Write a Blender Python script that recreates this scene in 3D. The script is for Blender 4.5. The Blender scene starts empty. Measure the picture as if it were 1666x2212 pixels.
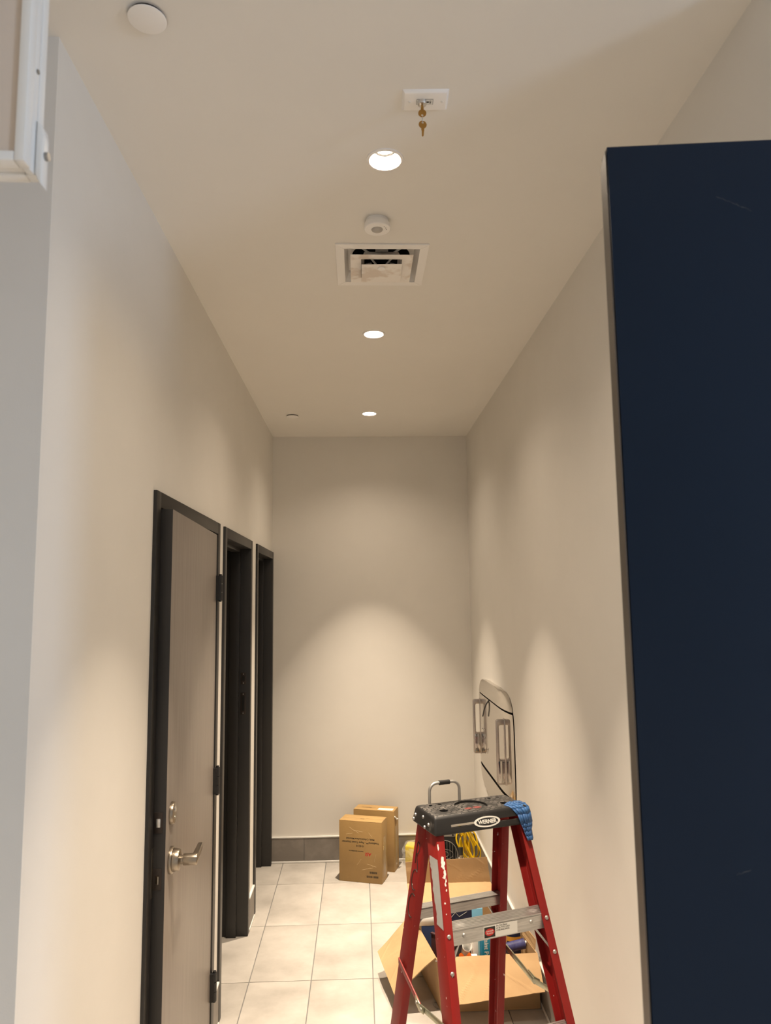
import bpy, bmesh, math, random
from mathutils import Matrix, Vector
random.seed(7)
scene = bpy.context.scene
C = scene.collection
PI = math.pi

# ---------------------------------------------------------------- camera
F_PX, YAW, PITCH, ROLL, EYE = 1557.0, 0.0375, 0.1189, -0.0124, 1.8071
fw = Vector((math.sin(YAW)*math.cos(PITCH), math.cos(YAW)*math.cos(PITCH), math.sin(PITCH)))
rt0 = Vector((math.cos(YAW), -math.sin(YAW), 0)); up0 = rt0.cross(fw)
rt = rt0*math.cos(ROLL) + up0*math.sin(ROLL); up = -rt0*math.sin(ROLL) + up0*math.cos(ROLL)
cam = bpy.data.cameras.new('camera'); cam_o = bpy.data.objects.new('camera', cam); C.objects.link(cam_o)
cam_o.matrix_world = Matrix(((rt.x, up.x, -fw.x, 0), (rt.y, up.y, -fw.y, 0), (rt.z, up.z, -fw.z, EYE), (0, 0, 0, 1)))
cam.sensor_fit = 'VERTICAL'; cam.sensor_height = 36; cam.lens = F_PX*36/2212
cam.clip_start = .05
cam.dof.use_dof = True; cam.dof.focus_distance = 3.6; cam.dof.aperture_fstop = 7.0
scene.camera = cam_o

# ---------------------------------------------------------------- light and exposure
WARM = (1.0, .822, .632)
world = bpy.data.worlds.new('world'); scene.world = world; world.use_nodes = True
world.node_tree.nodes['Background'].inputs[0].default_value = (.55, .72, 1, 1)
world.node_tree.nodes['Background'].inputs[1].default_value = .5
scene.view_settings.view_transform = 'Standard'; scene.view_settings.look = 'None'
scene.view_settings.gamma = 1; scene.view_settings.use_curve_mapping = False
scene.view_settings.exposure = 0.24

def area(name, loc, rot, size, energy, color, size_y=None, shape='RECTANGLE'):
    l = bpy.data.lights.new(name, 'AREA'); l.shape = shape; l.size = size
    if size_y: l.size_y = size_y
    l.energy = energy; l.color = color
    o = bpy.data.objects.new(name, l); C.objects.link(o); o.location = loc; o.rotation_euler = rot
    return o
# daylight coming in at the window of the front room (right, behind the camera)
area('window_daylight', (3.30, -.80, 2.15), (0, PI/2, 0), .78, 50, (.60, .76, 1.0), .62)
# added fill lights under the front room ceiling, unseen behind the camera
LAMP_E = 13.5
for i, (x, y) in enumerate([(-1.2, -1.0), (.3, -1.2), (1.7, -1.0)]):
    area('front_room_fill', (x, y, 2.985), (0, 0, 0), .09, 13, WARM, shape='DISK').data.spread = math.radians(120)

# ---------------------------------------------------------------- geometry helpers
class MB:
    def __init__(s): s.v = []; s.f = []; s.m = []; s.cur = 0
    def add(s, vs, fs):
        b = len(s.v); s.v += [tuple(v) for v in vs]; s.f += [tuple(i+b for i in f) for f in fs]; s.m += [s.cur]*len(fs); return s
    def box(s, x0, x1, y0, y1, z0, z1):
        return s.hexa([(x0,y0,z0),(x1,y0,z0),(x1,y1,z0),(x0,y1,z0),(x0,y0,z1),(x1,y0,z1),(x1,y1,z1),(x0,y1,z1)])
    def hexa(s, p):
        return s.add(p, [(0,3,2,1),(4,5,6,7),(0,1,5,4),(1,2,6,5),(2,3,7,6),(3,0,4,7)])
    def quad(s, a, b, c, d): return s.add([a,b,c,d], [(0,1,2,3)])
    def slab(s, pts, off):
        """polygon pts extruded by vector off"""
        n = len(pts); o = Vector(off); p2 = [Vector(p)+o for p in pts]
        return s.add([Vector(p) for p in pts]+p2, [tuple(range(n))[::-1], tuple(range(n, 2*n))] + [(i,(i+1)%n,n+(i+1)%n,n+i) for i in range(n)])
    def cyl(s, a, b, r, n=16, r2=None, cap=True):
        a = Vector(a); b = Vector(b); d = (b-a).normalized(); r2 = r if r2 is None else r2
        t = Vector((0,0,1)) if abs(d.z) < .9 else Vector((1,0,0))
        u = d.cross(t).normalized(); w = d.cross(u)
        vs = [a+(u*math.cos(2*PI*i/n)+w*math.sin(2*PI*i/n))*r for i in range(n)] + [b+(u*math.cos(2*PI*i/n)+w*math.sin(2*PI*i/n))*r2 for i in range(n)]
        fs = [(i,(i+1)%n,n+(i+1)%n,n+i) for i in range(n)]
        if cap: fs += [tuple(range(n))[::-1], tuple(range(n,2*n))]
        return s.add(vs, fs)
    def tube(s, pts, r, n=8, closed=False):
        P = [Vector(p) for p in pts]; m = len(P); rings = []; prev = None
        for i in range(m):
            if closed: d = (P[(i+1)%m]-P[i-1])
            else: d = P[min(i+1,m-1)]-P[max(i-1,0)]
            d.normalize()
            if prev is None:
                t = Vector((0,0,1)) if abs(d.z) < .9 else Vector((1,0,0)); u = d.cross(t).normalized()
            else: u = (prev - d*prev.dot(d)).normalized()
            prev = u; w = d.cross(u)
            rings.append([P[i]+(u*math.cos(2*PI*k/n)+w*math.sin(2*PI*k/n))*r for k in range(n)])
        vs = [v for g in rings for v in g]; fs = []
        for i in range(m if closed else m-1):
            j = (i+1) % m
            fs += [(i*n+k, i*n+(k+1)%n, j*n+(k+1)%n, j*n+k) for k in range(n)]
        if not closed: fs += [tuple(range(n))[::-1], tuple(range((m-1)*n, m*n))]
        return s.add(vs, fs)
    def lathe(s, prof, c=(0,0,0), n=32, cap0=False, cap1=False):
        vs = []; fs = []; m = len(prof)
        for r, z in prof: vs += [(c[0]+r*math.cos(2*PI*k/n), c[1]+r*math.sin(2*PI*k/n), c[2]+z) for k in range(n)]
        for i in range(m-1): fs += [(i*n+k, i*n+(k+1)%n, (i+1)*n+(k+1)%n, (i+1)*n+k) for k in range(n)]
        if cap0: fs.append(tuple(range(n))[::-1])
        if cap1: fs.append(tuple(range((m-1)*n, m*n)))
        return s.add(vs, fs)
    def grid(s, fn, nu, nv):
        vs = [fn(i/nu, j/nv) for i in range(nu+1) for j in range(nv+1)]
        fs = [(i*(nv+1)+j, (i+1)*(nv+1)+j, (i+1)*(nv+1)+j+1, i*(nv+1)+j+1) for i in range(nu) for j in range(nv)]
        return s.add(vs, fs)
    def mesh(s, name, mats, bevel=0, smooth=False, seg=2, angle=35):
        me = bpy.data.meshes.new(name); me.from_pydata(s.v, [], s.f)
        for m in (mats if isinstance(mats, (list, tuple)) else [mats]): me.materials.append(m)
        bm = bmesh.new(); bm.from_mesh(me)
        for f, mi in zip(bm.faces, s.m): f.material_index = mi
        bmesh.ops.recalc_face_normals(bm, faces=bm.faces)
        if bevel:
            bmesh.ops.remove_doubles(bm, verts=bm.verts, dist=1e-5)
            es = [e for e in bm.edges if len(e.link_faces) == 2 and e.calc_face_angle(0) > math.radians(angle)]
            bmesh.ops.bevel(bm, geom=es, offset=bevel, segments=seg, profile=.5, affect='EDGES', clamp_overlap=True)
        bm.to_mesh(me); bm.free()
        if smooth or bevel:
            for p in me.polygons: p.use_smooth = True
            try: me.set_sharp_from_angle(angle=math.radians(38))
            except Exception: pass
        return me

def link(name, me, parent=None, world_coords=False):
    o = bpy.data.objects.new(name, me); C.objects.link(o)
    if parent:
        o.parent = parent
        if world_coords:
            p = parent; chain = Matrix.Identity(4)
            while p: chain = (p.matrix_parent_inverse if p.parent else Matrix.Identity(4)) @ p.matrix_basis @ chain if False else ((p.matrix_parent_inverse @ p.matrix_basis) if p.parent else p.matrix_basis) @ chain; p = p.parent
            o.matrix_parent_inverse = chain.inverted()
    return o
def obj(name, mb, mats, parent=None, w=False, **k):
    return link(name, mb.mesh(name, mats, **k), parent, w)
def empty(name, loc=(0,0,0), rz=0, parent=None):
    o = bpy.data.objects.new(name, None); C.objects.link(o); o.location = loc; o.rotation_euler = (0,0,rz); o.empty_display_size = .05
    if parent: o.parent = parent
    return o
def tag(o, label, cat, group=None):
    o['label'] = label; o['category'] = cat
    if group: o['group'] = group
    return o
def struct(o, label=None):
    o['kind'] = 'structure'
    if label: o['label'] = label
    return o
def copy_part(o, parent, loc=None):
    c = o.copy(); C.objects.link(c); c.parent = parent
    if loc is not None: c.location = loc
    return c
def evaluated(o):
    dg = bpy.context.evaluated_depsgraph_get(); dg.update()
    return bpy.data.meshes.new_from_object(o.evaluated_get(dg))
def text_mesh(body, size, mat, depth=.0004, bold=0, align='CENTER', sx=1.0, shear=0):
    cu = bpy.data.curves.new('txt', 'FONT'); cu.body = body; cu.size = size; cu.extrude = depth; cu.offset = bold
    cu.align_x = align; cu.align_y = 'CENTER'; cu.shear = shear; cu.resolution_u = 3
    o = bpy.data.objects.new('txt', cu); C.objects.link(o)
    me = evaluated(o); bpy.data.objects.remove(o); bpy.data.curves.remove(cu)
    me.transform(Matrix.Diagonal((sx, 1, 1, 1))); me.materials.clear(); me.materials.append(mat)
    return me
def frame_m(origin, right, upv):
    r = Vector(right).normalized(); u = Vector(upv); u = (u-r*u.dot(r)).normalized(); n = r.cross(u); o = Vector(origin)
    return Matrix(((r.x,u.x,n.x,o.x),(r.y,u.y,n.y,o.y),(r.z,u.z,n.z,o.z),(0,0,0,1)))
def put_text(name, body, size, mat, M, parent, w=False, **k):
    me = text_mesh(body, size, mat, **k); me.transform(M)
    return link(name, me, parent, w)
def boolean_cut(o, cutters):
    for c in cutters:
        m = o.modifiers.new('cut', 'BOOLEAN'); m.operation = 'DIFFERENCE'; m.solver = 'EXACT'; m.object = c
    me = evaluated(o); old = o.data; o.modifiers.clear(); o.data = me
    for c in cutters: bpy.data.objects.remove(c)
    for p in me.polygons: p.use_smooth = True
    try: me.set_sharp_from_angle(angle=math.radians(38))
    except Exception: pass

# ---------------------------------------------------------------- materials
def lin(h):
    h = h.lstrip('#'); c = [int(h[i:i+2], 16)/255 for i in (0,2,4)]
    return tuple(x/12.92 if x <= .04045 else ((x+.055)/1.055)**2.4 for x in c)
def mat(name, col, rough=.5, metal=0, col2=None, scale=8, lo=.4, hi=.6, bump=0, bscale=60, detail=4, spec=.5, stretch=None, rand=False, wave=None):
    m = bpy.data.materials.new(name); m.use_nodes = True; nt = m.node_tree; b = nt.nodes['Principled BSDF']
    b.inputs['Roughness'].default_value = rough; b.inputs['Metallic'].default_value = metal
    b.inputs['Specular IOR Level'].default_value = spec
    c1 = lin(col) if isinstance(col, str) else col
    b.inputs['Base Color'].default_value = (*c1, 1)
    co = nt.nodes.new('ShaderNodeTexCoord').outputs['Object']
    if rand:
        oi = nt.nodes.new('ShaderNodeObjectInfo'); ml = nt.nodes.new('ShaderNodeMath'); ml.operation = 'MULTIPLY'; ml.inputs[1].default_value = 37
        nt.links.new(oi.outputs['Random'], ml.inputs[0]); va = nt.nodes.new('ShaderNodeVectorMath'); va.operation = 'ADD'
        nt.links.new(co, va.inputs[0]); nt.links.new(ml.outputs[0], va.inputs[1]); co = va.outputs[0]
    if stretch:
        mp = nt.nodes.new('ShaderNodeMapping'); mp.inputs['Scale'].default_value = stretch; nt.links.new(co, mp.inputs[0]); co = mp.outputs[0]
    if col2:
        c2 = lin(col2) if isinstance(col2, str) else col2
        n = nt.nodes.new('ShaderNodeTexNoise'); n.inputs['Scale'].default_value = scale; n.inputs['Detail'].default_value = detail; n.inputs['Roughness'].default_value = .6
        nt.links.new(co, n.inputs['Vector'])
        r = nt.nodes.new('ShaderNodeValToRGB'); r.color_ramp.elements[0].position = lo; r.color_ramp.elements[1].position = hi
        r.color_ramp.elements[0].color = (*c1,1); r.color_ramp.elements[1].color = (*c2,1)
        nt.links.new(n.outputs['Fac'], r.inputs[0]); nt.links.new(r.outputs[0], b.inputs['Base Color'])
    if bump:
        n = nt.nodes.new('ShaderNodeTexNoise'); n.inputs['Scale'].default_value = bscale; n.inputs['Detail'].default_value = 3
        nt.links.new(co, n.inputs['Vector'])
        bp = nt.nodes.new('ShaderNodeBump'); bp.inputs['Strength'].default_value = bump; bp.inputs['Distance'].default_value = .002
        nt.links.new(n.outputs['Fac'], bp.inputs['Height']); nt.links.new(bp.outputs[0], b.inputs['Normal'])
    return m
def emis(name, col, s):
    m = bpy.data.materials.new(name); m.use_nodes = True; b = m.node_tree.nodes['Principled BSDF']
    b.inputs['Base Color'].default_value = (*col,1); b.inputs['Emission Color'].default_value = (*col,1); b.inputs['Emission Strength'].default_value = s
    return m
def film(name, tint=(.95,.95,.93), k=.25):
    m = bpy.data.materials.new(name); m.use_nodes = True; nt = m.node_tree; out = nt.nodes['Material Output']; b = nt.nodes['Principled BSDF']
    b.inputs['Base Color'].default_value = (*tint,1); b.inputs['Roughness'].default_value = .12
    t = nt.nodes.new('ShaderNodeBsdfTransparent'); mx = nt.nodes.new('ShaderNodeMixShader'); mx.inputs[0].default_value = k
    nt.links.new(t.outputs[0], mx.inputs[1]); nt.links.new(b.outputs[0], mx.inputs[2]); nt.links.new(mx.outputs[0], out.inputs['Surface'])
    return m

M_WALL = mat('wall_paint', (.80,.775,.725), .62, col2=(.785,.76,.71), scale=3, bump=.08, bscale=320, spec=.35)
M_CEIL = mat('ceiling_paint', (.84,.815,.765), .7, col2=(.83,.805,.755), scale=2.2, bump=.05, bscale=260, spec=.3)
M_TILE = mat('floor_tile', (.55,.52,.475), .42, col2=(.385,.36,.325), scale=4.2, lo=.36, hi=.70, detail=9, bump=.12, bscale=45, rand=True)
M_BASE = mat('base_tile', (.205,.182,.16), .45, col2=(.30,.272,.24), scale=7, lo=.45, hi=.8, detail=9, bump=.1, bscale=60, rand=True)
M_GROUT = mat('grout', (.20,.20,.195), .9)
M_TRIM = mat('white_metal_trim', (.82,.81,.78), .35)
M_BLACK = mat('black_frame_paint', (.016,.0145,.0135), .42, bump=.04, bscale=300)
M_DOOR = mat('door_laminate', (.235,.205,.18), .38, col2=(.285,.25,.22), scale=5, lo=.35, hi=.7, stretch=(9,9,.6), detail=6)
M_DOOREDGE = mat('door_edge', (.02,.018,.017), .5)
M_NICKEL = mat('satin_nickel', (.33,.285,.23), .3, 1)
M_BRONZE = mat('dark_bronze_plate', (.045,.035,.03), .4, .6)
M_BOLT = mat('bolt_steel', (.66,.65,.63), .25, .9)
M_WHITEM = mat('white_fixture', (.92,.90,.87), .45)
M_DUST = mat('plaster_dusted_white', (.92,.88,.83), .6, col2=(.76,.68,.60), scale=11, lo=.5, hi=.58, detail=3)
M_DARK = mat('dark_void', (.008,.008,.008), .9)
M_GREYMET = mat('grey_metal', (.35,.34,.32), .4, .8)
M_LENS = emis('lamp_lens', (1,.93,.82), 30)
M_NAVY = mat('navy_laminate', (.0065,.016,.035), .45, col2=(.007,.017,.037), spec=.18, scale=4, bump=.02, bscale=200)
M_BROWN = mat('dark_edge_band', (.085,.068,.055), .4)
M_STEEL = mat('polished_stainless', (.60,.565,.52), .10, 1)
M_STEELARM = mat('pressed_steel_arm', (.50,.455,.43), .34, 1, col2=(.58,.53,.49), scale=20)
M_CARD = mat('cardboard', (.52,.345,.175), .8, col2=(.46,.295,.145), scale=6, lo=.35, hi=.7, bump=.25, bscale=30)
M_CARDD = mat('cardboard_shaded_side', (.44,.285,.14), .8, col2=(.38,.24,.115), scale=7, lo=.35, hi=.7, bump=.2, bscale=30)  # same cardboard, darker: shade on the steep sides put into the colour
M_KRAFT = mat('kraft_carton', (.42,.265,.10), .55, col2=(.37,.23,.085), scale=6, lo=.35, hi=.7, bump=.3, bscale=16)
M_CUT = mat('corrugated_edge', (.28,.17,.08), .9)
M_INK = mat('black_ink', (.02,.017,.012), .6)
M_REDINK = mat('red_ink', (.55,.02,.015), .5)
M_PAPER = mat('white_paper', (.80,.79,.74), .6)
M_TAPE = film('clear_packing_tape', (.9,.85,.75), .22)
M_YELLOW = mat('yellow_sponge', (.78,.60,.07), .8, col2=(.72,.53,.05), scale=30, bump=.5, bscale=180)
M_FILM = film('clear_plastic_film', (.92,.93,.92), .16)
M_CORD = mat('yellow_cord', (.85,.56,.008), .35)
M_GREEN = mat('green_plug', (.12,.27,.07), .5)
M_BLKPL = mat('black_plastic', (.016,.016,.017), .45, bump=.1, bscale=150)
M_ALU = mat('worn_aluminium', (.62,.61,.585), .38, .75, col2=(.47,.46,.44), scale=8, lo=.4, hi=.7, stretch=(2,30,30), bump=.1, bscale=120)
M_ALUC = mat('aluminium', (.46,.45,.43), .5, .8)
M_ZINC = mat('zinc_plated_bar', (.50,.44,.30), .32, .9, col2=(.38,.40,.30), scale=25)
M_SPRED = mat('oxide_red_bar', (.25,.035,.03), .45)
M_TAPEB = mat('blue_masking_tape', (.04,.14,.36), .6, col2=(.03,.10,.27), scale=18, bump=.15, bscale=30)
M_LABELG = mat('grey_label', (.46,.46,.45), .45, col2=(.52,.52,.51), scale=14)
M_PAINT = mat('white_paint_drips', (.8,.77,.72), .5)
M_BLUEPL = mat('blue_plastic', (.035,.06,.15), .3)
M_CYAN = mat('cyan_print', (.02,.30,.50), .45)
M_LTBLUE = mat('light_blue_print', (.22,.55,.80), .45)
M_NAVYPK = mat('navy_packet', (.012,.017,.05), .45)
M_AMBER = mat('amber_print', (.80,.38,.05), .5)
M_INDIGO = mat('indigo_label', (.035,.035,.13), .4, col2=(.07,.075,.22), scale=35)
M_ORANGE = mat('orange_plastic', (.85,.17,.02), .4)
M_WPLAST = mat('white_plastic', (.78,.77,.74), .4)
M_MAROON = mat('maroon_tray', (.06,.025,.03), .5)
M_SCUFF = mat('scuff', (.05,.055,.06), .6)

def red_fibreglass():
    m = mat('red_fibreglass', (.215,.009,.009), .45, col2=(.26,.013,.010), scale=6, lo=.3, hi=.7, bump=.05, bscale=200, spec=.35)
    nt = m.node_tree; b = nt.nodes['Principled BSDF']; src = b.inputs['Base Color'].links[0].from_socket
    co = nt.nodes.new('ShaderNodeTexCoord')
    n = nt.nodes.new('ShaderNodeTexNoise'); n.inputs['Scale'].default_value = 55; n.inputs['Detail'].default_value = 2
    nt.links.new(co.outputs['Object'], n.inputs['Vector'])
    r = nt.nodes.new('ShaderNodeValToRGB'); r.color_ramp.elements[0].position = .735; r.color_ramp.elements[1].position = .76
    r.color_ramp.elements[0].color = (0,0,0,1); r.color_ramp.elements[1].color = (1,1,1,1)
    nt.links.new(n.outputs['Fac'], r.inputs[0])
    mx = nt.nodes.new('ShaderNodeMix'); mx.data_type = 'RGBA'
    nt.links.new(r.outputs[0], mx.inputs[0]); nt.links.new(src, mx.inputs[6]); mx.inputs[7].default_value = (.72,.60,.56,1)
    nt.links.new(mx.outputs[2], b.inputs['Base Color'])
    return m
M_RED = red_fibreglass()
def cap_plastic():
    m = bpy.data.materials.new('moulded_cap_plastic'); m.use_nodes = True; nt = m.node_tree; b = nt.nodes['Principled BSDF']
    b.inputs['Roughness'].default_value = .5
    co = nt.nodes.new('ShaderNodeTexCoord'); ge = nt.nodes.new('ShaderNodeNewGeometry')
    # distorted brick pattern on the upward faces only (moulded cobble grip)
    nz = nt.nodes.new('ShaderNodeTexNoise'); nz.inputs['Scale'].default_value = 30
    nt.links.new(co.outputs['Object'], nz.inputs['Vector'])
    mxv = nt.nodes.new('ShaderNodeVectorMath'); mxv.operation = 'SCALE'; mxv.inputs['Scale'].default_value = .02
    nt.links.new(nz.outputs['Color'], mxv.inputs[0])
    av = nt.nodes.new('ShaderNodeVectorMath'); av.operation = 'ADD'; nt.links.new(co.outputs['Object'], av.inputs[0]); nt.links.new(mxv.outputs[0], av.inputs[1])
    br = nt.nodes.new('ShaderNodeTexBrick'); br.inputs['Scale'].default_value = 1; br.inputs['Brick Width'].default_value = .021; br.inputs['Row Height'].default_value = .0135
    br.inputs['Mortar Size'].default_value = .0021; br.inputs['Color1'].default_value = (1,1,1,1); br.inputs['Color2'].default_value = (.85,.85,.85,1); br.inputs['Mortar'].default_value = (0,0,0,1)
    nt.links.new(av.outputs[0], br.inputs['Vector'])
    sx = nt.nodes.new('ShaderNodeSeparateXYZ'); nt.links.new(ge.outputs['True Normal'], sx.inputs[0])
    gt = nt.nodes.new('ShaderNodeMath'); gt.operation = 'GREATER_THAN'; gt.inputs[1].default_value = .9; nt.links.new(sx.outputs['Z'], gt.inputs[0])
    dust = nt.nodes.new('ShaderNodeTexNoise'); dust.inputs['Scale'].default_value = 26; dust.inputs['Detail'].default_value = 6; nt.links.new(co.outputs['Object'], dust.inputs['Vector'])
    rp = nt.nodes.new('ShaderNodeValToRGB'); rp.color_ramp.elements[0].position = .40; rp.color_ramp.elements[1].position = .72
    rp.color_ramp.elements[0].color = (.030,.028,.026,1); rp.color_ramp.elements[1].color = (.17,.155,.14,1); nt.links.new(dust.outputs['Fac'], rp.inputs[0])
    m1 = nt.nodes.new('ShaderNodeMix'); m1.data_type = 'RGBA'; nt.links.new(br.outputs['Color'], m1.inputs[0]); m1.inputs[6].default_value = (.005,.005,.005,1); nt.links.new(rp.outputs[0], m1.inputs[7])
    d2 = nt.nodes.new('ShaderNodeTexNoise'); d2.inputs['Scale'].default_value = 14; d2.inputs['Detail'].default_value = 5; nt.links.new(co.outputs['Object'], d2.inputs['Vector'])
    r2 = nt.nodes.new('ShaderNodeValToRGB'); r2.color_ramp.elements[0].position = .62; r2.color_ramp.elements[1].position = .74
    r2.color_ramp.elements[0].color = (.012,.0115,.0115,1); r2.color_ramp.elements[1].color = (.09,.085,.08,1); nt.links.new(d2.outputs['Fac'], r2.inputs[0])
    m2 = nt.nodes.new('ShaderNodeMix'); m2.data_type = 'RGBA'; nt.links.new(gt.outputs[0], m2.inputs[0]); nt.links.new(r2.outputs[0], m2.inputs[6]); nt.links.new(m1.outputs[2], m2.inputs[7])
    nt.links.new(m2.outputs[2], b.inputs['Base Color'])
    hm = nt.nodes.new('ShaderNodeMath'); hm.operation = 'MULTIPLY'; nt.links.new(br.outputs['Color'], hm.inputs[0]); nt.links.new(gt.outputs[0], hm.inputs[1])
    bp = nt.nodes.new('ShaderNodeBump'); bp.inputs['Distance'].default_value = .0015; bp.inputs['Strength'].default_value = .8
    nt.links.new(hm.outputs[0], bp.inputs['Height']); nt.links.new(bp.outputs[0], b.inputs['Normal'])
    return m
M_CAP = cap_plastic()

# ================================================================ ROOM
XL, XR, YB, H = -.6286, .804, 5.2498, 3.0
YE, YR = 1.425, 1.22               # near ends of the corridor's left and right walls
FX0, FX1, FY0 = -2.4, 3.2, -2.4    # front room
ZF = 2.1465
DOORS = [(2.214, 3.2357), (3.3537, 4.2172), (4.4154, YB-.006)]
T = .15

# --- floor: base slab with grout colour, every corridor tile its own piece
fl = struct(obj('floor', MB().box(XL-2.0, FX1+.2, FY0-.2, YB+.2, -.12, -.003), M_GROUT), 'pale stone-look tile floor of the corridor')
TP, TQ, OX, OY, G = .2955, .591, -.5397, 4.8749, .004
shared = {}
def tile(x0, x1, y0, y1):
    a, b = x1-x0-G, y1-y0-G
    key = (round(a,4), round(b,4))
    if key not in shared:
        shared[key] = MB().box(-a/2, a/2, -b/2, b/2, -.003, 0).mesh('tile', M_TILE, bevel=.0012, seg=1)
    o = link('tile', shared[key], fl); o.location = ((x0+x1)/2, (y0+y1)/2, 0)
xs = [XL-.16] + [OX+TP*i for i in range(5)] + [XR]
ys = [YB]
y = OY
while y > 1.5: ys.append(y); y -= TQ
ys.append(1.24)
for i in range(len(xs)-1):
    for j in range(len(ys)-1): tile(xs[i], xs[i+1], ys[j+1], ys[j])
obj('front_room_floor', MB().box(FX0, FX1, FY0, 1.235, -.003, 0).box(FX0, XL-.165, 1.235, YE, -.003, 0), M_TILE, fl)

# --- ceiling with holes for the fittings
DL = [(.080, 1.845), (.075, 3.155), (.074, 4.575)]
VENT = (.0875, 2.473, .16)         # centre x, y, half size
patches = [(x, y, .06, .0418) for x, y in DL] + [(VENT[0], VENT[1], .134, None)]
gx = sorted({FX0-.15, FX1+.15} | {p[0]-p[2] for p in patches} | {p[0]+p[2] for p in patches})
gy = sorted({FY0-.15, YB+.15} | {p[1]-p[2] for p in patches} | {p[1]+p[2] for p in patches})
mb = MB()
for i in range(len(gx)-1):
    for j in range(len(gy)-1):
        cxm, cym = (gx[i]+gx[i+1])/2, (gy[j]+gy[j+1])/2
        if any(abs(cxm-p[0]) < p[2] and abs(cym-p[1]) < p[2] for p in patches): continue
        mb.quad((gx[i],gy[j],H),(gx[i],gy[j+1],H),(gx[i+1],gy[j+1],H),(gx[i+1],gy[j],H))
for px, py, s, r in patches:
    if r is None: continue
    n = 40
    for k in range(n):
        q = []
        for a in (2*PI*k/n, 2*PI*(k+1)/n):
            c_, s_ = math.cos(a), math.sin(a); e = s/max(abs(c_), abs(s_))
            q.append(((px+r*c_, py+r*s_, H), (px+e*c_, py+e*s_, H)))
        mb.quad(q[0][0], q[0][1], q[1][1], q[1][0])
mb.box(FX0-.15, FX1+.15, FY0-.15, YB+.15, 3.24, 3.3)
ceil = struct(link('ceiling', mb.mesh('ceiling', M_CEIL)), 'plain warm white ceiling')
bm = bmesh.new(); bm.from_mesh(ceil.data)
bm.to_mesh(ceil.data); bm.free()

# --- walls
w = MB()
yy = YE
for a, b in DOORS:
    if a-yy > .01: w.box(XL-T, XL, yy, a+.02, 0, H)
    w.box(XL-T, XL, a+.02, min(b-.02, YB), ZF-.02, H); yy = b-.02
w.box(XL-T, XL, yy, YB+.12, 0, H)
struct(obj('wall_left', w, M_WALL), 'corridor wall on the left with three doorways')
struct(obj('wall_back', MB().box(XL, XR, YB, YB+.12, 0, H), M_WALL), 'end wall of the corridor')
struct(obj('wall_right', MB().box(XR, XR+.14, YR, YB+.12, 0, H), M_WALL), 'corridor wall on the right')
struct(obj('wall_near_left', MB().box(FX0, XL-T, YE, YE+.12, 0, H), M_WALL), 'wall turning left before the corridor')
struct(obj('wall_near_right', MB().box(XR+.14, FX1, YR, YR+.12, 0, H), M_WALL))
struct(obj('wall_far_left', MB().box(FX0-.12, FX0, FY0, YE+.12, 0, H), M_WALL))
struct(obj('wall_behind', MB().box(FX0-.12, FX1+.12, FY0-.12, FY0, 0, H), M_WALL))
wy0, wy1, wz0, wz1 = -1.15, -.45, 1.72, 2.58
ww = MB().box(FX1, FX1+.12, FY0, wy0, 0, H).box(FX1, FX1+.12, wy1, YR+.12, 0, H).box(FX1, FX1+.12, wy0, wy1, 0, wz0).box(FX1, FX1+.12, wy0, wy1, wz1, H)
struct(obj('wall_far_right', ww, M_WALL))
wf = MB()
for (a, b, c, d) in ((wy0, wy1, wz0, wz0+.03), (wy0, wy1, wz1-.03, wz1), (wy0, wy0+.03, wz0+.03, wz1-.03), (wy1-.03, wy1, wz0+.03, wz1-.03)):
    wf.box(FX1+.03, FX1+.09, a, b, c, d)
struct(obj('window_1', wf, M_BLACK))
# dark rooms behind the open doorways
rm = MB().box(-2.0, -1.95, 1.6, YB+.12, 0, H).box(-1.95, XL-T, 1.6, 1.65, 0, H).box(-1.95, XL-T, YB, YB+.12, 0, H).box(-1.95, XL-T, 3.27, 3.32, 0, H).box(-1.95, XL-T, 4.30, 4.34, 0, H)
struct(obj('wall_inner_rooms', rm, M_WALL))

# --- tiled base with white metal trim
def base_run(name, axis, fixed, a, b, joints, out, ztop=.172, th=.010):
    """axis 'x': run along x on plane y=fixed, pieces stand out by `out` (signed)"""
    e = struct(empty(name, (0,0,0)), None)
    cuts = [a] + [j for j in joints if a+.01 < j < b-.01] + [b]
    def bx(m, u0, u1, d0, d1, z0, z1):
        d0, d1 = sorted((fixed+d0*out, fixed+d1*out))
        if axis == 'x': m.box(u0, u1, d0, d1, z0, z1)
        else: m.box(d0, d1, u0, u1, z0, z1)
        return m
    for i in range(len(cuts)-1):
        obj('base_tile', bx(MB(), cuts[i]+.0015, cuts[i+1]-.0015, 0, th, .014, ztop-.008), M_BASE, e, bevel=.001, seg=1)
    obj('grout_bed', bx(MB(), a, b, 0, th-.003, .010, ztop-.006), M_GROUT, e)
    obj('top_trim', bx(MB(), a, b, 0, th+.003, ztop-.007, ztop+.003), M_TRIM, e, bevel=.002)
    obj('bottom_trim', bx(MB(), a, b, 0, th+.004, 0, .014), M_TRIM, e, bevel=.003)
    return e
base_run('baseboard_back', 'x', YB, XL, XR-.013, [-.396, .195], -1)
base_run('baseboard_right', 'y', XR, YR, YB, [1.6, 2.2, 2.8, 3.4, 4.0, 4.6], -1)
base_run('baseboard_left', 'y', XL, YE, DOORS[0][0]-.003, [2.0], 1)
base_run('baseboard_left.001', 'y', XL, DOORS[0][1]+.003, DOORS[1][0]-.003, [], 1)
base_run('baseboard_left.002', 'y', XL, DOORS[1][1]+.003, DOORS[2][0]-.003, [], 1)
base_run('baseboard_near_left', 'x', YE, FX0, XL, [-2.1, -1.5, -.9], -1)

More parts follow.
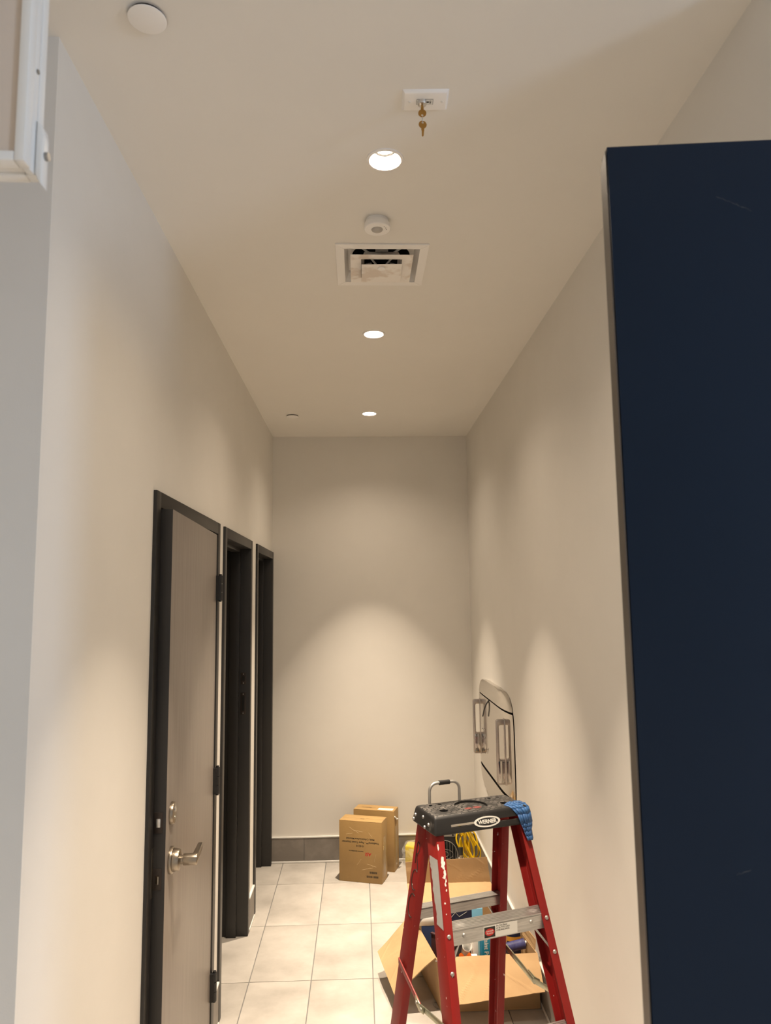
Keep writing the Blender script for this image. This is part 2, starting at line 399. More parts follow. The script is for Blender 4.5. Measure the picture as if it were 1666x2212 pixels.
# --- doors: pressed metal frames, first one with its leaf
FW, PROUD = .05, .011
def door_frame(root, a, b):
    x1 = XL+PROUD; x0 = XL-T-.01
    j = obj('jamb', MB().box(x0, x1, a, a+FW, 0, ZF), M_BLACK, root, bevel=.002)
    obj('jamb', MB().box(x0, x1, b-FW, b, 0, ZF), M_BLACK, root, bevel=.002)
    obj('head', MB().box(x0, x1, a+FW-.001, b-FW+.001, ZF-FW, ZF), M_BLACK, root, bevel=.002)
    # stop and rebate
    sx0, sx1 = XL-.105, XL-.052
    obj('stop', MB().box(sx0, sx1, a+FW-.001, a+FW+.016, 0, ZF-FW), M_BLACK, root, bevel=.0015)
    obj('stop', MB().box(sx0, sx1, b-FW-.016, b-FW+.001, 0, ZF-FW), M_BLACK, root, bevel=.0015)
    obj('stop', MB().box(sx0, sx1, a+FW, b-FW, ZF-FW-.016, ZF-FW+.001), M_BLACK, root, bevel=.0015)
door_labels = ['closed taupe door leaf in a black metal frame, nearest on the left', 'open doorway with black metal frame, middle one on the left wall', 'open doorway with black metal frame beside the end wall']
roots = []
for i, (a, b) in enumerate(DOORS):
    r = struct(empty('door_%d' % (i+1), (0,0,0)), door_labels[i]); roots.append(r); door_frame(r, a, b)
# strike plates on the far jambs of the open doorway
a, b = DOORS[1]
for z0, z1 in ((1.335, 1.40), (1.17, 1.29)):
    sp = obj('strike_plate', MB().box(XL-.042, XL-.012, b-FW-.0025, b-FW+.001, z0, z1), M_BRONZE, roots[1], bevel=.0008)
    obj('latch_hole', MB().box(XL-.034, XL-.020, b-FW-.0032, b-FW-.002, z0+.02, z1-.02), M_DARK, sp)
    for zz in (z0+.008, z1-.008): obj('screw', MB().cyl((XL-.027, b-FW-.004, zz), (XL-.027, b-FW-.002, zz), .003, 10), M_GREYMET, sp)
# door leaf: hinged at the far side, slightly ajar into the corridor
HY = DOORS[0][1]-FW-.003; DW = DOORS[0][1]-DOORS[0][0]-2*FW-.006
ANG = math.radians(-2.95)
leaf = empty('door_leaf', (XL+.006, HY, 0), -ANG*-1, roots[0])
leaf.rotation_euler = (0, 0, math.radians(2.55))
# local: door runs along -Y, outer face at x=0, thickness towards -x
lf = MB().box(-.044, 0, -DW, 0, .012, ZF-FW-.004)
body = lf.mesh('leaf_panel', [M_DOOR, M_DOOREDGE], bevel=.0012)
for p in body.polygons: p.material_index = 0 if abs(p.normal.x) > .9 else 1
link('leaf_panel', body, leaf)
def hinge(z):
    h = MB(); kx, ky = .016, .006
    for k in range(3): h.cyl((kx, ky, z-.055+k*.037), (kx, ky, z-.055+k*.037+.035), .0095, 14)
    h.cyl((kx, ky, z-.060), (kx, ky, z+.060), .0065, 12)
    h.box(.0002, kx, -.012, ky, z-.053, z+.053).box(.0002-.006, .0035, ky, .030, z-.053, z+.053)
    o = obj('hinge', h, M_BLKPL, leaf, smooth=True); return o
for z in (1.86, 1.05, .235): hinge(z)
# dead bolt: face plate and bolt on the edge, flat rose on the face
ez = 1.150; ye = -DW
o = obj('deadbolt_plate', MB().box(-.035, -.009, ye-.002, ye+.001, ez-.03, ez+.03), M_BRONZE, leaf, bevel=.0008)
obj('bolt', MB().box(-.029, -.015, ye-.006, ye, ez-.013, ez+.013), M_BOLT, leaf, bevel=.004)
obj('deadbolt_rose', MB().cyl((0, -DW+.07, ez+.008), (.012, -DW+.07, ez+.008), .034, 32, .031), M_NICKEL, leaf, bevel=.002)
obj('keyhole', MB().cyl((.012, -DW+.07, ez+.020), (.0145, -DW+.07, ez+.020), .009, 16).cyl((.012, -DW+.07, ez-.004), (.0135, -DW+.07, ez-.004), .004, 12), M_BOLT, leaf)
lz = .99
obj('latch_plate', MB().box(-.035, -.009, ye-.002, ye+.001, lz-.03, lz+.03), M_BRONZE, leaf, bevel=.0008)
obj('latch', MB().slab([(-.028,ye,lz-.011),(-.016,ye,lz-.011),(-.016,ye-.010,lz-.011),(-.019,ye-.011,lz-.011)], (0,0,.022)), M_NICKEL, leaf)
hy = -DW+.07
lev = MB().cyl((0,hy,lz+.03),(.010,hy,lz+.03),.040,36,.039).cyl((.010,hy,lz+.03),(.030,hy,lz+.03),.034,36,.030).cyl((.028,hy,lz+.03),(.045,hy,lz+.03),.013,20).cyl((.040,hy,lz+.03),(.082,hy,lz+.03),.017,24)
lv = obj('lever_rose', lev, M_NICKEL, leaf, bevel=.0015)
obj('lever', MB().slab([(.064,hy-.012,lz+.019),(.064,hy+.115,lz+.021),(.078,hy+.118,lz+.021),(.084,hy-.012,lz+.019)], (0,0,.022)), M_NICKEL, leaf, bevel=.003)
# light gap: pale wall seen between leaf edge and jamb strike
obj('strike_lip', MB().box(XL-.004, XL+PROUD+.001, DOORS[0][0]+FW-.012, DOORS[0][0]+FW+.0015, .94, 1.08), M_NICKEL, roots[0])

# ================================================================ CEILING FITTINGS
ORD = ['nearest recessed ceiling downlight, beyond the key switch plate', 'middle recessed ceiling downlight, beyond the square air diffuser', 'farthest recessed ceiling downlight, near the end wall']
for i, (x, y) in enumerate(DL):
    e = tag(empty('ceiling_downlight', (x, y, H)), ORD[i], 'downlight', 'recessed downlights along the corridor')
    obj('trim_ring', MB().lathe([(.0412,.003),(.0408,-.001),(.0435,-.004),(.0480,-.0042),(.0510,-.003),(.0520,0.0),(.0520,.0005),(.0412,.003)]), M_WHITEM, e, smooth=True)
    obj('reflector', MB().lathe([(.0412,.002),(.0395,.012),(.0345,.024),(.0310,.029)]), M_WHITEM, e, smooth=True)
    obj('lens_ring', MB().lathe([(.0310,.029),(.0255,.0295),(.0255,.036),(.0290,.036)]), M_DARK, e, smooth=True)
    obj('lens', MB().lathe([(.0001,.033),(.0265,.033)]), M_LENS, e)
    obj('housing', MB().lathe([(.0425,.004),(.0425,.10),(.0001,.10)]), M_GREYMET, e)
    la = area('downlight_lamp', (0,0,.0285), (0,0,0), .048, LAMP_E, WARM, shape='DISK'); la.parent = e; la.data.spread = math.radians(57)
    lb = area('downlight_glow', (0,0,.0283), (0,0,0), .048, 4.2, WARM, shape='DISK'); lb.parent = e; lb.data.spread = math.radians(150)

# sprinkler cover discs
for (x, y, r, lb) in ((-.426, 1.366, .0385, 'round white sprinkler cover disc at the upper left of the ceiling'), (-.428, 4.629, .041, 'small far round sprinkler cover disc left of farthest downlight')):
    e = tag(empty('sprinkler_cover', (x, y, H)), lb, 'cover disc', 'ceiling sprinkler covers')
    obj('disc', MB().lathe([(.0001,-.009),(r-.003,-.009),(r,-.008),(r,-.0065),(.0001,-.0065)], n=40), M_WHITEM, e, smooth=True)
    obj('cup', MB().lathe([(r-.004,-.0066),(r-.004,0)], n=40), M_BRONZE, e, smooth=True)

# occupancy sensor
e = tag(empty('occupancy_sensor', (.066, 2.165, H)), 'round white occupancy sensor on the ceiling in front of the air diffuser', 'sensor')
obj('base', MB().lathe([(.036,0),(.036,-.012)], n=40), M_WHITEM, e, smooth=True)
obj('housing', MB().lathe([(.036,-.011),(.0405,-.012),(.0415,-.015),(.0415,-.029),(.0395,-.031),(.020,-.0318),(.0175,-.030)], n=40), M_WHITEM, e, smooth=True)
obj('lens', MB().lathe([(.0178,-.0305)]+[(.0175*math.cos(t*PI/16), -.0305-.0085*math.sin(t*PI/16)) for t in range(1,8)]+[(.0003,-.039)], n=28), mat('frosted_lens', (.48,.45,.41), .3), e, smooth=True)
for k in range(3): 
    a = .1+k*.32; obj('indicator_hole', MB().cyl((.029*math.cos(-a), .029*math.sin(-a)*1, -.0322), (.029*math.cos(-a), .029*math.sin(-a), -.031), .0012, 8), M_DARK, e)

# square air diffuser
e = tag(empty('air_diffuser', (VENT[0], VENT[1], H)), 'square white ceiling air diffuser with nested plates and plaster smears', 'air vent')
S2 = VENT[2]
def ring(m, o, i, z0, z1):
    for k in range(4):
        R = Matrix.Rotation(k*PI/2, 3, 'Z')
        pts = [R @ Vector(p) for p in ((-o,-o,z0),(o,-o,z0),(i,-i,z1),(-i,-i,z1))]
        m.quad(*pts)
    return m
for k in range(4):
    R = Matrix.Rotation(k*PI/2, 3, 'Z')
    pts = [R @ Vector(p) for p in ((-S2,-S2,-.006),(S2,-S2,-.006),(S2-.03,-S2+.03,-.006),(-S2+.03,-S2+.03,-.006))]
    obj('frame_side', MB().slab(pts, (0,0,.006)), M_WHITEM, e, bevel=.0008, seg=1)
m2 = MB()
for k in range(4):
    R = Matrix.Rotation(k*PI/2, 3, 'Z')
    for (o0, z0, o1, z1) in ((.131,-.003,.118,.026),(.118,.026,.118,.034)):
        m2.quad(*[R @ Vector(p) for p in ((-o0,-o0,z0),(o0,-o0,z0),(o1,-o1,z1),(-o1,-o1,z1))])
    n = 12
    for q in range(n):      # flat plate with a round opening
        a0, a1 = -3*PI/4+q*PI/2/n, -3*PI/4+(q+1)*PI/2/n
        f_ = lambda a: .118/max(abs(math.cos(a)), abs(math.sin(a)))
        m2.quad(*[R @ Vector(p) for p in ((.104*math.cos(a0),.104*math.sin(a0),.034),(.104*math.cos(a1),.104*math.sin(a1),.034),(f_(a1)*math.cos(a1),f_(a1)*math.sin(a1),.034),(f_(a0)*math.cos(a0),f_(a0)*math.sin(a0),.034))])
obj('throat', m2, M_WHITEM, e)
obj('duct', MB().lathe([(.104,.034),(.104,.13),(.0001,.13)], n=32), M_DARK, e)
def pan(o, i, z, dz):
    m = MB()
    for k in range(4):
        R = Matrix.Rotation(k*PI/2, 3, 'Z')
        P = lambda a, zz: [R @ Vector((-a,-a,zz)), R @ Vector((a,-a,zz))]
        A, B, Cc = P(o, z), P(i, z+.002), P(i-.012, z+dz)
        A2, B2, C2 = P(o, z+.0015), P(i, z+.0035), P(i-.012, z+dz+.0015)
        m.quad(A[0],A[1],B[1],B[0]); m.quad(B[0],B[1],Cc[1],Cc[0]); m.quad(A2[0],B2[0],B2[1],A2[1]); m.quad(B2[0],C2[0],C2[1],B2[1]); m.quad(A[0],A2[0],A2[1],A[1]); m.quad(Cc[0],Cc[1],C2[1],C2[0])
    return m
obj('middle_plate', pan(.109, .072, -.0165, .034), M_DUST, e)
for k in range(4):
    a = PI/4+k*PI/2; c_, s_ = math.cos(a), math.sin(a)
    obj('spoke', MB().tube([(c_*.05, s_*.05, .022), (c_*.125, s_*.125, .034)], .004, 6), M_WHITEM, e)
    obj('spoke', MB().tube([(c_*.012, s_*.012, -.014), (c_*.078, s_*.078, .02)], .0035, 6), M_WHITEM, e)
obj('bracket', MB().box(-.022,.022,-.10,-.092,.0,.035).cyl((0,-.097,.0),(0,-.097,.05),.006,10), M_GREYMET, e, bevel=.003)
inner = obj('centre_plate', MB().box(-.071,.071,-.071,.071,-.0325,-.031), M_DUST, e, bevel=.0005, seg=1); inner.rotation_euler = (0, math.radians(-1.2), 0)
obj('centre_button', MB().lathe([(.0001,-.0375),(.012,-.0370),(.0140,-.0352),(.0140,-.031)], n=28), M_WHITEM, e, smooth=True).location = (0, -.042, 0)

# key switch plate with its keys
KX, KY = .168, 1.602
e = tag(empty('key_switch_plate', (KX, KY, H), math.radians(-2)), 'white key switch plate with label, screwed to the ceiling', 'switch plate')
obj('plate', MB().hexa([(-.056,-.036,0),(.056,-.036,0),(.056,.036,0),(-.056,.036,0),(-.050,-.030,-.007),(.050,-.030,-.007),(.050,.030,-.007),(-.050,.030,-.007)]), M_WHITEM, e, bevel=.001)
lab = obj('label', MB().box(-.021,.019,-.0095,.0095,-.0075,-.0068), M_INK, e)
obj('label_face', MB().box(-.0202,.0182,-.0087,.0087,-.0078,-.0072), M_PAPER, lab)
put_text('label_text', 'ON', .006, M_INK, frame_m((.012,0,-.0079), (0,1,0), (1,0,0)), lab)
obj('label_mark', MB().cyl((.0065,0,-.0081),(.0065,0,-.0076),.003,12), M_INK, lab)
for sx in (-.038, .040): obj('screw', MB().cyl((sx,0,-.0082),(sx,0,-.0068),.0030,14), M_PAPER, e)
obj('lock_cylinder', MB().lathe([(.0115,-.007),(.0113,-.012),(.010,-.015),(.0055,-.0165),(.0001,-.0165)], c=(-.0075,0,0), n=28), M_BOLT, e, smooth=True)
M_BRASS = mat('brass_key', (.42,.22,.05), .38, .7)
def key_mesh(upside):
    n = 28; r = .0098; hr = .0026; m = MB(); th = .0016
    hz = -.0052 if upside else .0052
    for yy, flip in ((-th/2, 1), (th/2, -1)):
        o_ = [(r*math.cos(2*PI*k/n), yy, r*math.sin(2*PI*k/n)) for k in range(n)]
        i_ = [(hr*math.cos(2*PI*k/n), yy, hz+hr*math.sin(2*PI*k/n)) for k in range(n)]
        m.add(o_+i_, [(k,(k+1)%n,n+(k+1)%n,n+k)[::flip] for k in range(n)])
    for k in range(n):
        k2 = (k+1)%n; c = lambda q, yy: (r*math.cos(2*PI*q/n), yy, r*math.sin(2*PI*q/n)); d = lambda q, yy: (hr*math.cos(2*PI*q/n), yy, hz+hr*math.sin(2*PI*q/n))
        m.quad(c(k,-th/2),c(k2,-th/2),c(k2,th/2),c(k,th/2)); m.quad(d(k,-th/2),d(k,th/2),d(k2,th/2),d(k2,-th/2))
    s = 1 if upside else -1
    pr = [(-.0035,.0085),(-.0035,.0135),(-.0026,.015),(-.0024,.029),(-.0008,.0305),(.001,.0295),(.0022,.0275),(.0014,.026),(.0026,.0245),(.0018,.0225),(.003,.021),(.0022,.019),(.0034,.0165),(.0035,.0085)]
    m.slab([(x, -th/2, s*z) for x, z in pr], (0, th, 0))
    return m.mesh('key', M_BRASS)
k1 = tag(link('key', key_mesh(True)), 'brass key inserted in the ceiling key switch', 'key', 'brass keys at the key switch'); k1.location = (KX-.0075, KY, H-.0368)
k2 = tag(link('key', key_mesh(False)), 'brass key hanging loose below the one in the lock', 'key', 'brass keys at the key switch'); k2.location = (KX-.0070, KY+.001, H-.0655); k2.rotation_euler = (0,0,.15)
zc = (H-.0368-.0052+H-.0655+.0052)/2; rr = abs((H-.0368-.0052)-(H-.0655+.0052))/2+.0012
tag(obj('key_ring', MB().tube([(KX-.0072, KY+rr*math.cos(t*PI/12)*.55, zc+rr*math.sin(t*PI/12)) for t in range(24)], .0007, 6, closed=True), M_BOLT, smooth=True), 'thin wire ring joining the two brass keys', 'key ring')

# ================================================================ FOREGROUND PANELS
PA = math.radians(-5.3)
e = tag(empty('partition_panel', (.377, 1.0, 0), PA), 'tall navy blue partition panel with brown edge standing at the right', 'partition')
obj('panel', MB().box(.001, .98, 0, .034, .0, 2.478), M_NAVY, e, bevel=.0012)
obj('edge_band', MB().slab([(0,.0015,0),(0,.0325,0),(0,.0325,2.462),(0,.0015,2.472)], (-.0016,0,0)), M_BROWN, e)
for (x, z, l, a) in ((.17,2.385,.03,-.45),(.195,2.372,.025,-.5),(.13,1.44,.02,.3),(.16,1.12,.012,.8)):
    pts = []
    for t in range(7): pts.append((x+math.cos(a)*l*(t/6-.5), -.0002, z+math.sin(a)*l*(t/6-.5)+random.uniform(-.0012,.0012)))
    mm = MB()
    for t in range(6):
        p, q = pts[t], pts[t+1]; wd = .0007*random.uniform(.3,1)
        mm.quad((p[0],p[1],p[2]-wd),(q[0],q[1],q[2]-wd),(q[0],q[1],q[2]+wd),(p[0],p[1],p[2]+wd))
    obj('scuff_mark', mm, M_SCUFF, e)

e = tag(empty('framed_panel', (-.385, .80, H)), 'white framed panel with small latch hanging in the upper left corner', 'panel')
dz = 2.317-H
obj('board', MB().box(-.55, -.012, .0, .036, dz+.012, 0), mat('panel_board', (.64,.54,.45), .5), e, bevel=.002)
obj('side_rail', MB().box(-.012, .0, -.004, .014, dz, 0).box(-.010,-.001, .014, .027, dz, 0).box(-.012,.0,.027,.043,dz,0), M_TRIM, e, bevel=.0015)
obj('bottom_rail', MB().box(-.55, -.0121, -.004, .014, dz, dz+.012).box(-.55,-.0121,.014,.027,dz+.003,dz+.012).box(-.55,-.0121,.027,.043,dz,dz+.012), M_TRIM, e, bevel=.0015)
obj('latch', MB().slab([(0,.024,dz+.07),(.006,.024,dz+.062),(.0075,.024,dz+.05),(.0075,.024,dz-.012),(.003,.024,dz-.006),(0,.024,dz+.002)], (0,.018,0)), M_TRIM, e, bevel=.001)
obj('latch_screw', MB().cyl((.0075,.033,dz+.028),(.012,.033,dz+.028),.005,12), M_GREYMET, e)
for z in (dz+.13,): obj('rail_screw', MB().cyl((-.002,.0205,z),(.001,.0205,z),.003,10), M_GREYMET, e)

# ================================================================ STEEL PANEL ON THE RIGHT WALL
e = tag(empty('steel_wall_panel', (XR, 4.36, .955)), 'rounded stainless steel wall panel with two bracket arms on the right wall', 'wall fixture')
A_, B_, N_ = .52, .338, 5.0
def half_w(z): return A_*max(0, 1-abs(z/B_)**N_)**(1/N_)
def plate(z0, z1, xb, xf, curl0=0, curl1=0, nz=10, ny=24):
    def P(i, j, back):
        t = i/nz; z = z0+(z1-z0)*t; hw = half_w(z); s = -1+2*j/ny; yv = s*hw
        ed = 1-abs(s)**8
        x = xb if back else -(xf*.35+xf*.65*ed)-.010+.022*(max(0,-s-.45)/.55)**2
        return (x, yv, z)
    m = MB()
    for back in (0, 1): m.add([P(i,j,back) for i in range(nz+1) for j in range(ny+1)], [(i*(ny+1)+j,(i+1)*(ny+1)+j,(i+1)*(ny+1)+j+1,i*(ny+1)+j+1) for i in range(nz) for j in range(ny)])
    K = (nz+1)*(ny+1); fs = []
    for i in range(nz):
        for j in (0, ny): a = i*(ny+1)+j; b = (i+1)*(ny+1)+j; fs.append((a,b,b+K,a+K))
    for j in range(ny):
        for i in (0, nz): a = i*(ny+1)+j; fs.append((a,a+1,a+1+K,a+K))
    m.add([], [])
    m.f += fs; m.m += [0]*len(fs)
    return m
obj('upper_panel', plate(.241, B_-.0005, 0, .019), M_STEEL, e, smooth=True)
obj('centre_panel', plate(-.205, .229, 0, .014, nz=14), M_STEEL, e, smooth=True)
obj('lower_panel', plate(-B_+.0005, -.216, 0, .019), M_STEEL, e, smooth=True)
obj('seam_backing', plate(-.25, .25, 0, .004), M_DARK, e)
for ya in (.455, -.345):
    arm = empty('bracket_arm', (0, ya, 0), 0, e)
    x0, xi, xw = -.068, -.052, -.022
    za, zb, zh0, zh1 = -.155, .188, -.022, .158
    pr = [(xw,zb),(x0+.008,zb),(x0,zb-.008),(x0,za+.008),(x0+.008,za),(xw,za),(xw,zh0),(xi+.006,zh0),(xi,zh0+.006),(xi,zh1-.006),(xi+.006,zh1),(xw,zh1)]
    obj('arm_loop', MB().slab([(x,-.010,z) for x, z in pr], (0,.020,0)), M_STEELARM, arm, bevel=.002)
    obj('arm_foot', MB().box(xw-.002,-.012,-.014,.014,za-.004,zb+.004), M_STEELARM, arm, bevel=.002)
    obj('arm_inset', MB().box(x0+.008, xw-.003, -.0115, -.0095, za+.010, zh0-.010), M_STEEL, arm, bevel=.0008)
obj('wire', MB().tube([(-.024,.10,.226),(-.034,.13,.20),(-.040,.17,.165),(-.042,.22,.115)], .004, 8), M_BLKPL, e, smooth=True)
sc = MB()
def scr(pts): sc.tube([(-.0300, y, z) for y, z in pts], .0012, 4)
scr([(.33,.02),(.30,.03),(.27,.02),(.25,-.01),(.29,-.03),(.33,-.045),(.36,-.03)]); scr([(.30,-.06),(.24,-.09),(.20,-.08)]); scr([(.22,-.11),(.18,-.07)])
obj('pencil_note', sc, mat('pencil', (.12,.11,.10), .6), e)
cl = obj('clip', MB().tube([(-.028,-.36,-.26),(-.028,-.365,-.225),(-.028,-.39,-.212),(-.028,-.415,-.225),(-.028,-.42,-.26)], .004, 6), M_STEELARM, e)

# ================================================================ STEP LADDER
LX, LY, LA, Z0 = .3731, 2.5294, .3321, 1.1084
lad = tag(empty('step_ladder', (LX, LY, 0), LA), 'red fibreglass step ladder with black top cap and aluminium steps', 'ladder')
ZT = Z0-.07
WT, WB, FT, FB, RT, RB, VT, VB = .1699, .2375, .083, .4252, .0921, .3227, .1614, .2299
def fr(z): t = (ZT-z)/ZT; return WT+(WB-WT)*t, FT+(FB-FT)*t       # half width, front offset
def rr_(z): t = (ZT-z)/ZT; return VT+(VB-VT)*t, RT+(RB-RT)*t
DEP, LIP, TH = .078, .028, .0045
def crail(side, rear):
    def prof(z):
        if not rear: w_, f = fr(z); ya, yb = -f, -f+DEP
        else: w_, f = rr_(z); ya, yb = f, f-.066
        sg = 1 if yb > ya else -1
        p = [(w_,ya),(w_-LIP,ya),(w_-LIP,ya+sg*TH),(w_-TH,ya+sg*TH),(w_-TH,yb-sg*TH),(w_-LIP,yb-sg*TH),(w_-LIP,yb),(w_,yb)]
        return [(side*x, y, z) for x, y in p]
    a, b = prof(1.082), prof(.02); n = 8
    return MB().add(a+b, [tuple(range(n)), tuple(range(2*n-1, n-1, -1))]+[(i,(i+1)%n,n+(i+1)%n,n+i) for i in range(n)])
rails = {}
for side in (-1, 1):
    for rear in (0, 1):
        r = obj('rear_rail' if rear else 'front_rail', crail(side, rear), M_RED, lad, bevel=.0018)
        rails[side, rear] = r
        w_, f = (rr_ if rear else fr)(.03); yv = f-.033 if rear else -f+DEP/2
        obj('foot', MB().box(side*w_-.034 if side > 0 else side*w_-.004, side*w_+.004 if side > 0 else side*w_+.034, yv-.045, yv+.045, 0, .06), M_BLKPL, lad, bevel=.004)
# cap
def frustum(x0, x1, ya0, yb0, ya1, yb1, z0, z1):
    return MB().hexa([(-x0,ya0,z0),(x0,ya0,z0),(x0,yb0,z0),(-x0,yb0,z0),(-x1,ya1,z1),(x1,ya1,z1),(x1,yb1,z1),(-x1,yb1,z1)])
cap = obj('top_cap', frustum(.180,.174,-.092,.100,-.076,.076,1.051,Z0), M_CAP, lad, bevel=.010, seg=3)
cut = []
def cutter(m, **k): o = obj('cutter', m, M_CAP, lad, **k); cut.append(o); return o
cutter(frustum(.1755,.1695,-.0875,.0955,-.0745,.0745,1.0,Z0-.014))
for x, y, r in ((-.114,-.023,.0145), (.113,-.025,.0145), (-.129,.048,.0065), (-.095,.048,.0065), (.129,.048,.0065), (.095,.048,.0065)):
    cutter(MB().cyl((x,y,Z0-.05),(x,y,Z0+.02),r,28))
cutter(MB().cyl((-.002,0,Z0-.007),(-.002,0,Z0+.02),.056,48))
cutter(MB().box(-.118,.135,-.12,-.055,1.0715,1.0805))
cutter(MB().box(-.118,.135,.060,.13,1.0715,1.0805))
boolean_cut(cap, cut)
# faded red print inside the round recess
for (x, y, r) in ((-.018,-.012,.012),(.016,-.010,.015)):
    obj('worn_print', MB().tube([(x+r*math.cos(t*PI/8)*random.uniform(.9,1.1), y+.6*r*math.sin(t*PI/8), Z0-.0066) for t in range(16)], .0011, 4, closed=True).tube([(x+.5*r*math.cos(t*PI/6), y+.3*r*math.sin(t*PI/6), Z0-.0066) for t in range(12)], .0011, 4, closed=True), mat('faded_red', (.25,.06,.05), .7), lad)
# rivets on the cap sides
for s in (-1, 1):
    for (y, z) in ((.066,1.080),(.078,1.064),(.005,1.088),(-.040,1.076),(-.012,1.061)):
        xx = .180-.006*(z-1.051)/.0574
        obj('rivet', MB().cyl((s*(xx-.002),y,z),(s*(xx+.003),y,z),.0062,14,.0045), M_ALUC, lad, smooth=True)
# name plate
def skirt_y(z): return -.092+(z-1.051)/(Z0-1.051)*.016
logo_M = frame_m((.012, skirt_y(1.0765)-.0012, 1.0765), (1,0,0), (0,.016,.0574))
def oval(a, b, z0, z1, n=48):
    return MB().slab([(a*math.cos(2*PI*k/n), b*math.sin(2*PI*k/n), z0) for k in range(n)], (0,0,z1-z0))
def at(m, M): m.v = [tuple(M @ Vector(v)) for v in m.v]; return m
lg = obj('name_plate', at(oval(.048,.0165,0,.0016), logo_M), M_PAPER, lad)
obj('name_plate_field', at(oval(.040,.0118,.0014,.0020), logo_M), M_BLKPL, lg)
put_text('name_plate_text', 'WERNER', .0165, M_PAPER, logo_M @ Matrix.Translation((0,-.0003,.0022)), lg, bold=.0006, sx=1.0, depth=.0003)
# carrying handle with black grip
hp = []
HX0, HX1, HY_, HT, HR = -.118, -.004, .080, Z0+.062, .026
for t in range(3): hp.append((HX0, HY_, Z0-.03+t*(HT-HR-Z0+.03)/2))
for t in range(1, 7): hp.append((HX0+HR-HR*math.cos(t*PI/12), HY_, HT-HR+HR*math.sin(t*PI/12)))
for t in range(0, 7): hp.append((HX1-HR+HR*math.sin(t*PI/12), HY_, HT-HR+HR*math.cos(t*PI/12)))
for t in range(1, 3): hp.append((HX1, HY_, HT-HR-t*(HT-HR-Z0+.03)/2))
obj('carry_handle', MB().tube(hp, .0052, 12), M_ALUC, lad, smooth=True)
gp = MB()
for k in range(9): gp.cyl((-.081+k*.0044,HY_,HT),(-.081+k*.0044+.0040,HY_,HT),.0078,14)
gp.cyl((-.081,HY_,HT),(-.041,HY_,HT),.0072,14)
obj('handle_grip', gp, M_BLKPL, lad, smooth=True)
# steps
def step(z, rear):
    w_, f = (rr_ if rear else fr)(z-.02)
    wi = w_-TH-.001
    s = -1 if not rear else 1            # outward direction in y
    yo = s*(f-.007); yi = yo-s*.062
    sk = .034 if rear else .046
    if rear: yo = f-.006; yi = yo-.040
    n = 7; m = MB()
    # ribbed tread
    for k in range(n):
        y0 = yo+(yi-yo)*k/n; y1 = yo+(yi-yo)*(k+.72)/n
        a, b = sorted((y0, y1)); m.box(-wi, wi, a, b, z-.0035, z)
    a, b = sorted((yo, yi)); m.box(-wi, wi, a, b, z-.006, z-.003)
    for yy_, th in ((yo, -s*.0035), (yi, s*.0035)):
        a, b = sorted((yy_, yy_+th)); m.box(-wi, wi, a, b, z-sk, z-.003)
    o = obj('rear_step' if rear else 'front_step', m, M_ALU, lad)
    for xx in (-wi*.66, wi*.66):
        yy0 = yo; obj('step_rivet', MB().cyl((xx,yy0,z-.020),(xx,yy0+s*.0035,z-.020),.0065,14,.0045), M_ALUC, o, smooth=True)
    # flange rivets through the rail
    fy = s*f
    for side in (-1, 1):
        for dz_ in (-.014, -.105):
            ww_, ff = (rr_ if rear else fr)(z+dz_)
            obj('rail_rivet', MB().cyl((side*(ww_-.013), s*ff, z+dz_), (side*(ww_-.013), s*(ff+.004), z+dz_), .0068, 14, .005), M_ALUC, o, smooth=True)
        # diagonal brace from tread underside to rail
        w2, f2 = (rr_ if rear else fr)(z-.10)
        pA = Vector((side*(wi-.055), yo-s*.016, z-.030)); pB = Vector((side*(w2-.012), s*f2-s*.016, z-.105))
        d = (pB-pA).normalized(); nrm = d.cross(Vector((0,1,0))).normalized()
        bm_ = MB()
        hw = .0085
        q = []
        for P in (pA, pB):
            for sy in (-1, 1):
                for sn in (-1, 1): q.append(P+Vector((0,1,0))*sy*hw+nrm*sn*.002)
        bm_.hexa([q[0],q[1],q[3],q[2],q[4],q[5],q[7],q[6]])
        obj('brace', bm_, M_ALUC, o, bevel=.001)
    return o
s1 = .7983
steps = [step(s1, 0), step(s1-.3048, 0), step(s1-.6096, 0)]
rsteps = [step(.757, 1), step(.757-.6096, 1)]
# danger sticker on the upper front step
w_, f = fr(s1-.02); yo = -(f-.007)
stM = frame_m((.008, yo-.0006, s1-.0255), (1,0,0), (0,0,1))
st = obj('warning_sticker', at(MB().box(-.060,.060,-.0175,.0175,-.0003,.0003), stM), M_PAPER, lad)
obj('sticker_black', at(MB().box(-.058,-.020,-.0155,.0155,.0003,.0005), stM), M_INK, st)
obj('sticker_red', at(oval(.0165,.0105,.0005,.0007,24), stM @ Matrix.Translation((-.039,0,0))), M_REDINK, st)
put_text('sticker_text', 'DANGER', .0062, M_PAPER, stM @ Matrix.Translation((-.039,.0030,.0008)), st, depth=.0001)
put_text('sticker_text', 'PELIGRO', .0058, M_PAPER, stM @ Matrix.Translation((-.039,-.0035,.0008)), st, depth=.0001)
put_text('sticker_text', 'Do Not Stand\nor Sit YOU CAN\nLOSE BALANCE', .0068, M_INK, stM @ Matrix.Translation((-.016,.008,.0004)), st, depth=.0001, align='LEFT', bold=.0001)
